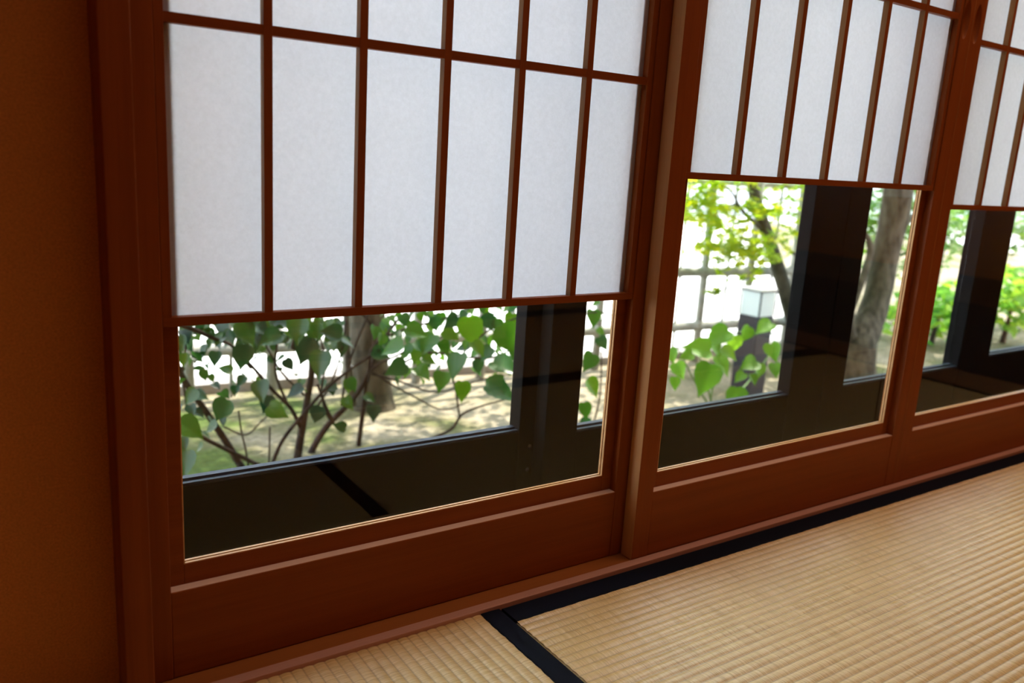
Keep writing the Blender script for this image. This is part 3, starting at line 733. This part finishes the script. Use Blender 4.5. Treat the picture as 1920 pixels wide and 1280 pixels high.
# leaning maple before the fence, middle window
mb = at(1500, 640, 2.0); mb.z = ZG - 0.03
m1, m2, m3, m4 = at(1476, 560, 2.0), at(1449, 470, 2.0), at(1420, 385, 2.0), at(1406, 330, 2.0)
m5 = m4 + (m4 - m3) * 3
Lp = at
tree('maple_tree', 'slim maple leaning left with bright yellow-green leaves before the fence',
     [([m1 + (m1 - m2) * 1.9, m1 + (m1 - m2) * 0.6, m1, m2, m3, m4, m5, m5 + Vector((-0.1, 0, 0.8))], [0.055, 0.046, 0.042, 0.036, 0.031, 0.028, 0.022, 0.012]),
      ([Lp(1424, 425, 2.0), Lp(1398, 402, 1.97), Lp(1384, 385, 1.95), Lp(1372, 384, 1.93), Lp(1364, 388, 1.9)], [0.012, 0.010, 0.008, 0.005, 0.003]),
      ([Lp(1386, 388, 1.95), Lp(1376, 366, 1.95), Lp(1362, 352, 1.95), Lp(1335, 338, 1.95), Lp(1310, 325, 1.95)], [0.007, 0.006, 0.005, 0.004, 0.002]),
      ([Lp(1446, 436, 2.0), Lp(1465, 455, 2.02), Lp(1482, 470, 2.04), Lp(1505, 488, 2.05)], [0.007, 0.009, 0.009, 0.008]),
      ([Lp(1340, 548, 1.9), Lp(1362, 540, 1.9), Lp(1390, 530, 1.95), Lp(1420, 500, 2.0)], [0.002, 0.003, 0.003, 0.004])],
     [(Lp(1298, 378, 2.0), (0.20, 0.20, 0.09), 105), (Lp(1330, 395, 2.0), (0.22, 0.2, 0.08), 110), (Lp(1342, 420, 2.05), (0.16, 0.2, 0.05), 60), (Lp(1352, 345, 1.9), (0.22, 0.2, 0.05), 55),
      (Lp(1395, 450, 2.0), (0.24, 0.22, 0.07), 110), (Lp(1375, 478, 2.0), (0.30, 0.22, 0.05), 105), (Lp(1418, 470, 1.9), (0.16, 0.2, 0.08), 60), (Lp(1328, 465, 2.0), (0.12, 0.1, 0.04), 26),
      (Lp(1400, 395, 1.9), (0.10, 0.12, 0.06), 26), (Lp(1425, 385, 1.8), (0.09, 0.1, 0.04), 20), (Lp(1462, 395, 2.1), (0.14, 0.15, 0.1), 45), (Lp(1478, 350, 2.1), (0.12, 0.15, 0.1), 40),
      (Lp(1470, 440, 2.1), (0.12, 0.15, 0.05), 30), (Lp(1342, 547, 1.9), (0.05, 0.06, 0.025), 14), (Lp(1385, 525, 2.0), (0.05, 0.06, 0.03), 12), (Lp(1418, 515, 2.0), (0.04, 0.06, 0.05), 10), (Lp(1350, 500, 2.0), (0.05, 0.06, 0.05), 10),
      (m5 + Vector((-0.2, -0.2, 0.4)), (1.1, 0.8, 0.35), 1000), (m5 + Vector((-1.2, -0.3, 0.5)), (0.9, 0.7, 0.3), 700), (m5 + Vector((1.0, -0.2, 0.6)), (0.9, 0.7, 0.3), 700)],
     LEAF_MAPLE, BARK_MAPLE, mb, 31, 0.062, dens=1.3)

# thick forked tree, middle-right window
f0 = at(1598, 745, 1.50); f0.z = ZG - 0.05
fk = at(1622, 640, 1.55)
tree('garden_tree', 'thick forked grey trunk seen beside the window post in the middle screen',
     [([f0, at(1600, 700, 1.52), at(1606, 645, 1.55), at(1630, 600, 1.56), at(1646, 550, 1.58), at(1662, 470, 1.6), at(1678, 400, 1.6), at(1686, 340, 1.6), at(1700, 220, 1.65), at(1720, 60, 1.7)], [0.135, 0.112, 0.104, 0.078, 0.070, 0.070, 0.075, 0.075, 0.06, 0.05]),
      ([at(1598, 655, 1.55), at(1590, 620, 1.55), at(1594, 585, 1.55), at(1608, 545, 1.56), at(1623, 505, 1.57), at(1632, 465, 1.6), at(1620, 430, 1.62)], [0.060, 0.036, 0.024, 0.022, 0.020, 0.018, 0.010]),
      ([at(1668, 450, 1.62), at(1690, 430, 1.66), at(1712, 405, 1.7), at(1740, 380, 1.75)], [0.022, 0.018, 0.012, 0.008])],
     [(at(1640, 385, 2.4), (0.5, 0.4, 0.22), 420), (at(1622, 440, 2.3), (0.4, 0.3, 0.14), 200), (at(1705, 390, 2.1), (0.4, 0.3, 0.22), 300), (at(1700, 470, 2.2), (0.25, 0.3, 0.2), 130), (at(1610, 490, 2.6), (0.3, 0.3, 0.1), 70),
      (at(1690, 120, 1.9), (1.4, 1.0, 0.45), 1500)],
     LEAF_FAR, BARK, f0, 41, 0.070)

# more trees and a hedge beyond, right-hand window
rt = Vector((5.6, 2.35, ZG))
tree('garden_tree', 'tree with light green crown seen through the rightmost screen',
     [([rt, rt + Vector((0.05, 0, 0.9)), rt + Vector((0, 0.1, 2.2))], [0.09, 0.07, 0.05])],
     [(at(1770, 415, 2.6), (0.8, 0.5, 0.20), 420), (at(1790, 460, 2.4), (0.6, 0.4, 0.12), 150), (at(1910, 420, 2.2), (0.7, 0.5, 0.18), 380), (at(1900, 440, 2.2), (0.5, 0.4, 0.1), 100), (rt + Vector((0, 0, 2.1)), (1.6, 1.2, 0.5), 1500)],
     LEAF_FAR, BARK, rt, 51, 0.085)
for i, (px, py, Y, sx, n, lb) in enumerate([(1895, 560, 1.75, 0.55, 420, 'low bright bush under the trees at the right edge of the photo'), (1755, 585, 1.9, 0.5, 260, 'low pale green bush behind the post in the rightmost screen')]):
    c = at(px, py, Y); g = Vector((c.x, c.y, ZG)); hgt = max(0.2, c.z - ZG)
    tree('low_bush', lb, [([g, g + Vector((0.05, 0, hgt))], [0.02, 0.008])],
         [(c, (sx, 0.35, 0.22), n)], mat_leaf('bush_leaf_%d' % i, (0.08, 0.26, 0.08), (0.20, 0.42, 0.08), (0.42, 0.58, 0.10), 0.55, 0.5, 0.3), TWIG, g, 61 + i, 0.085, 'bush', False)
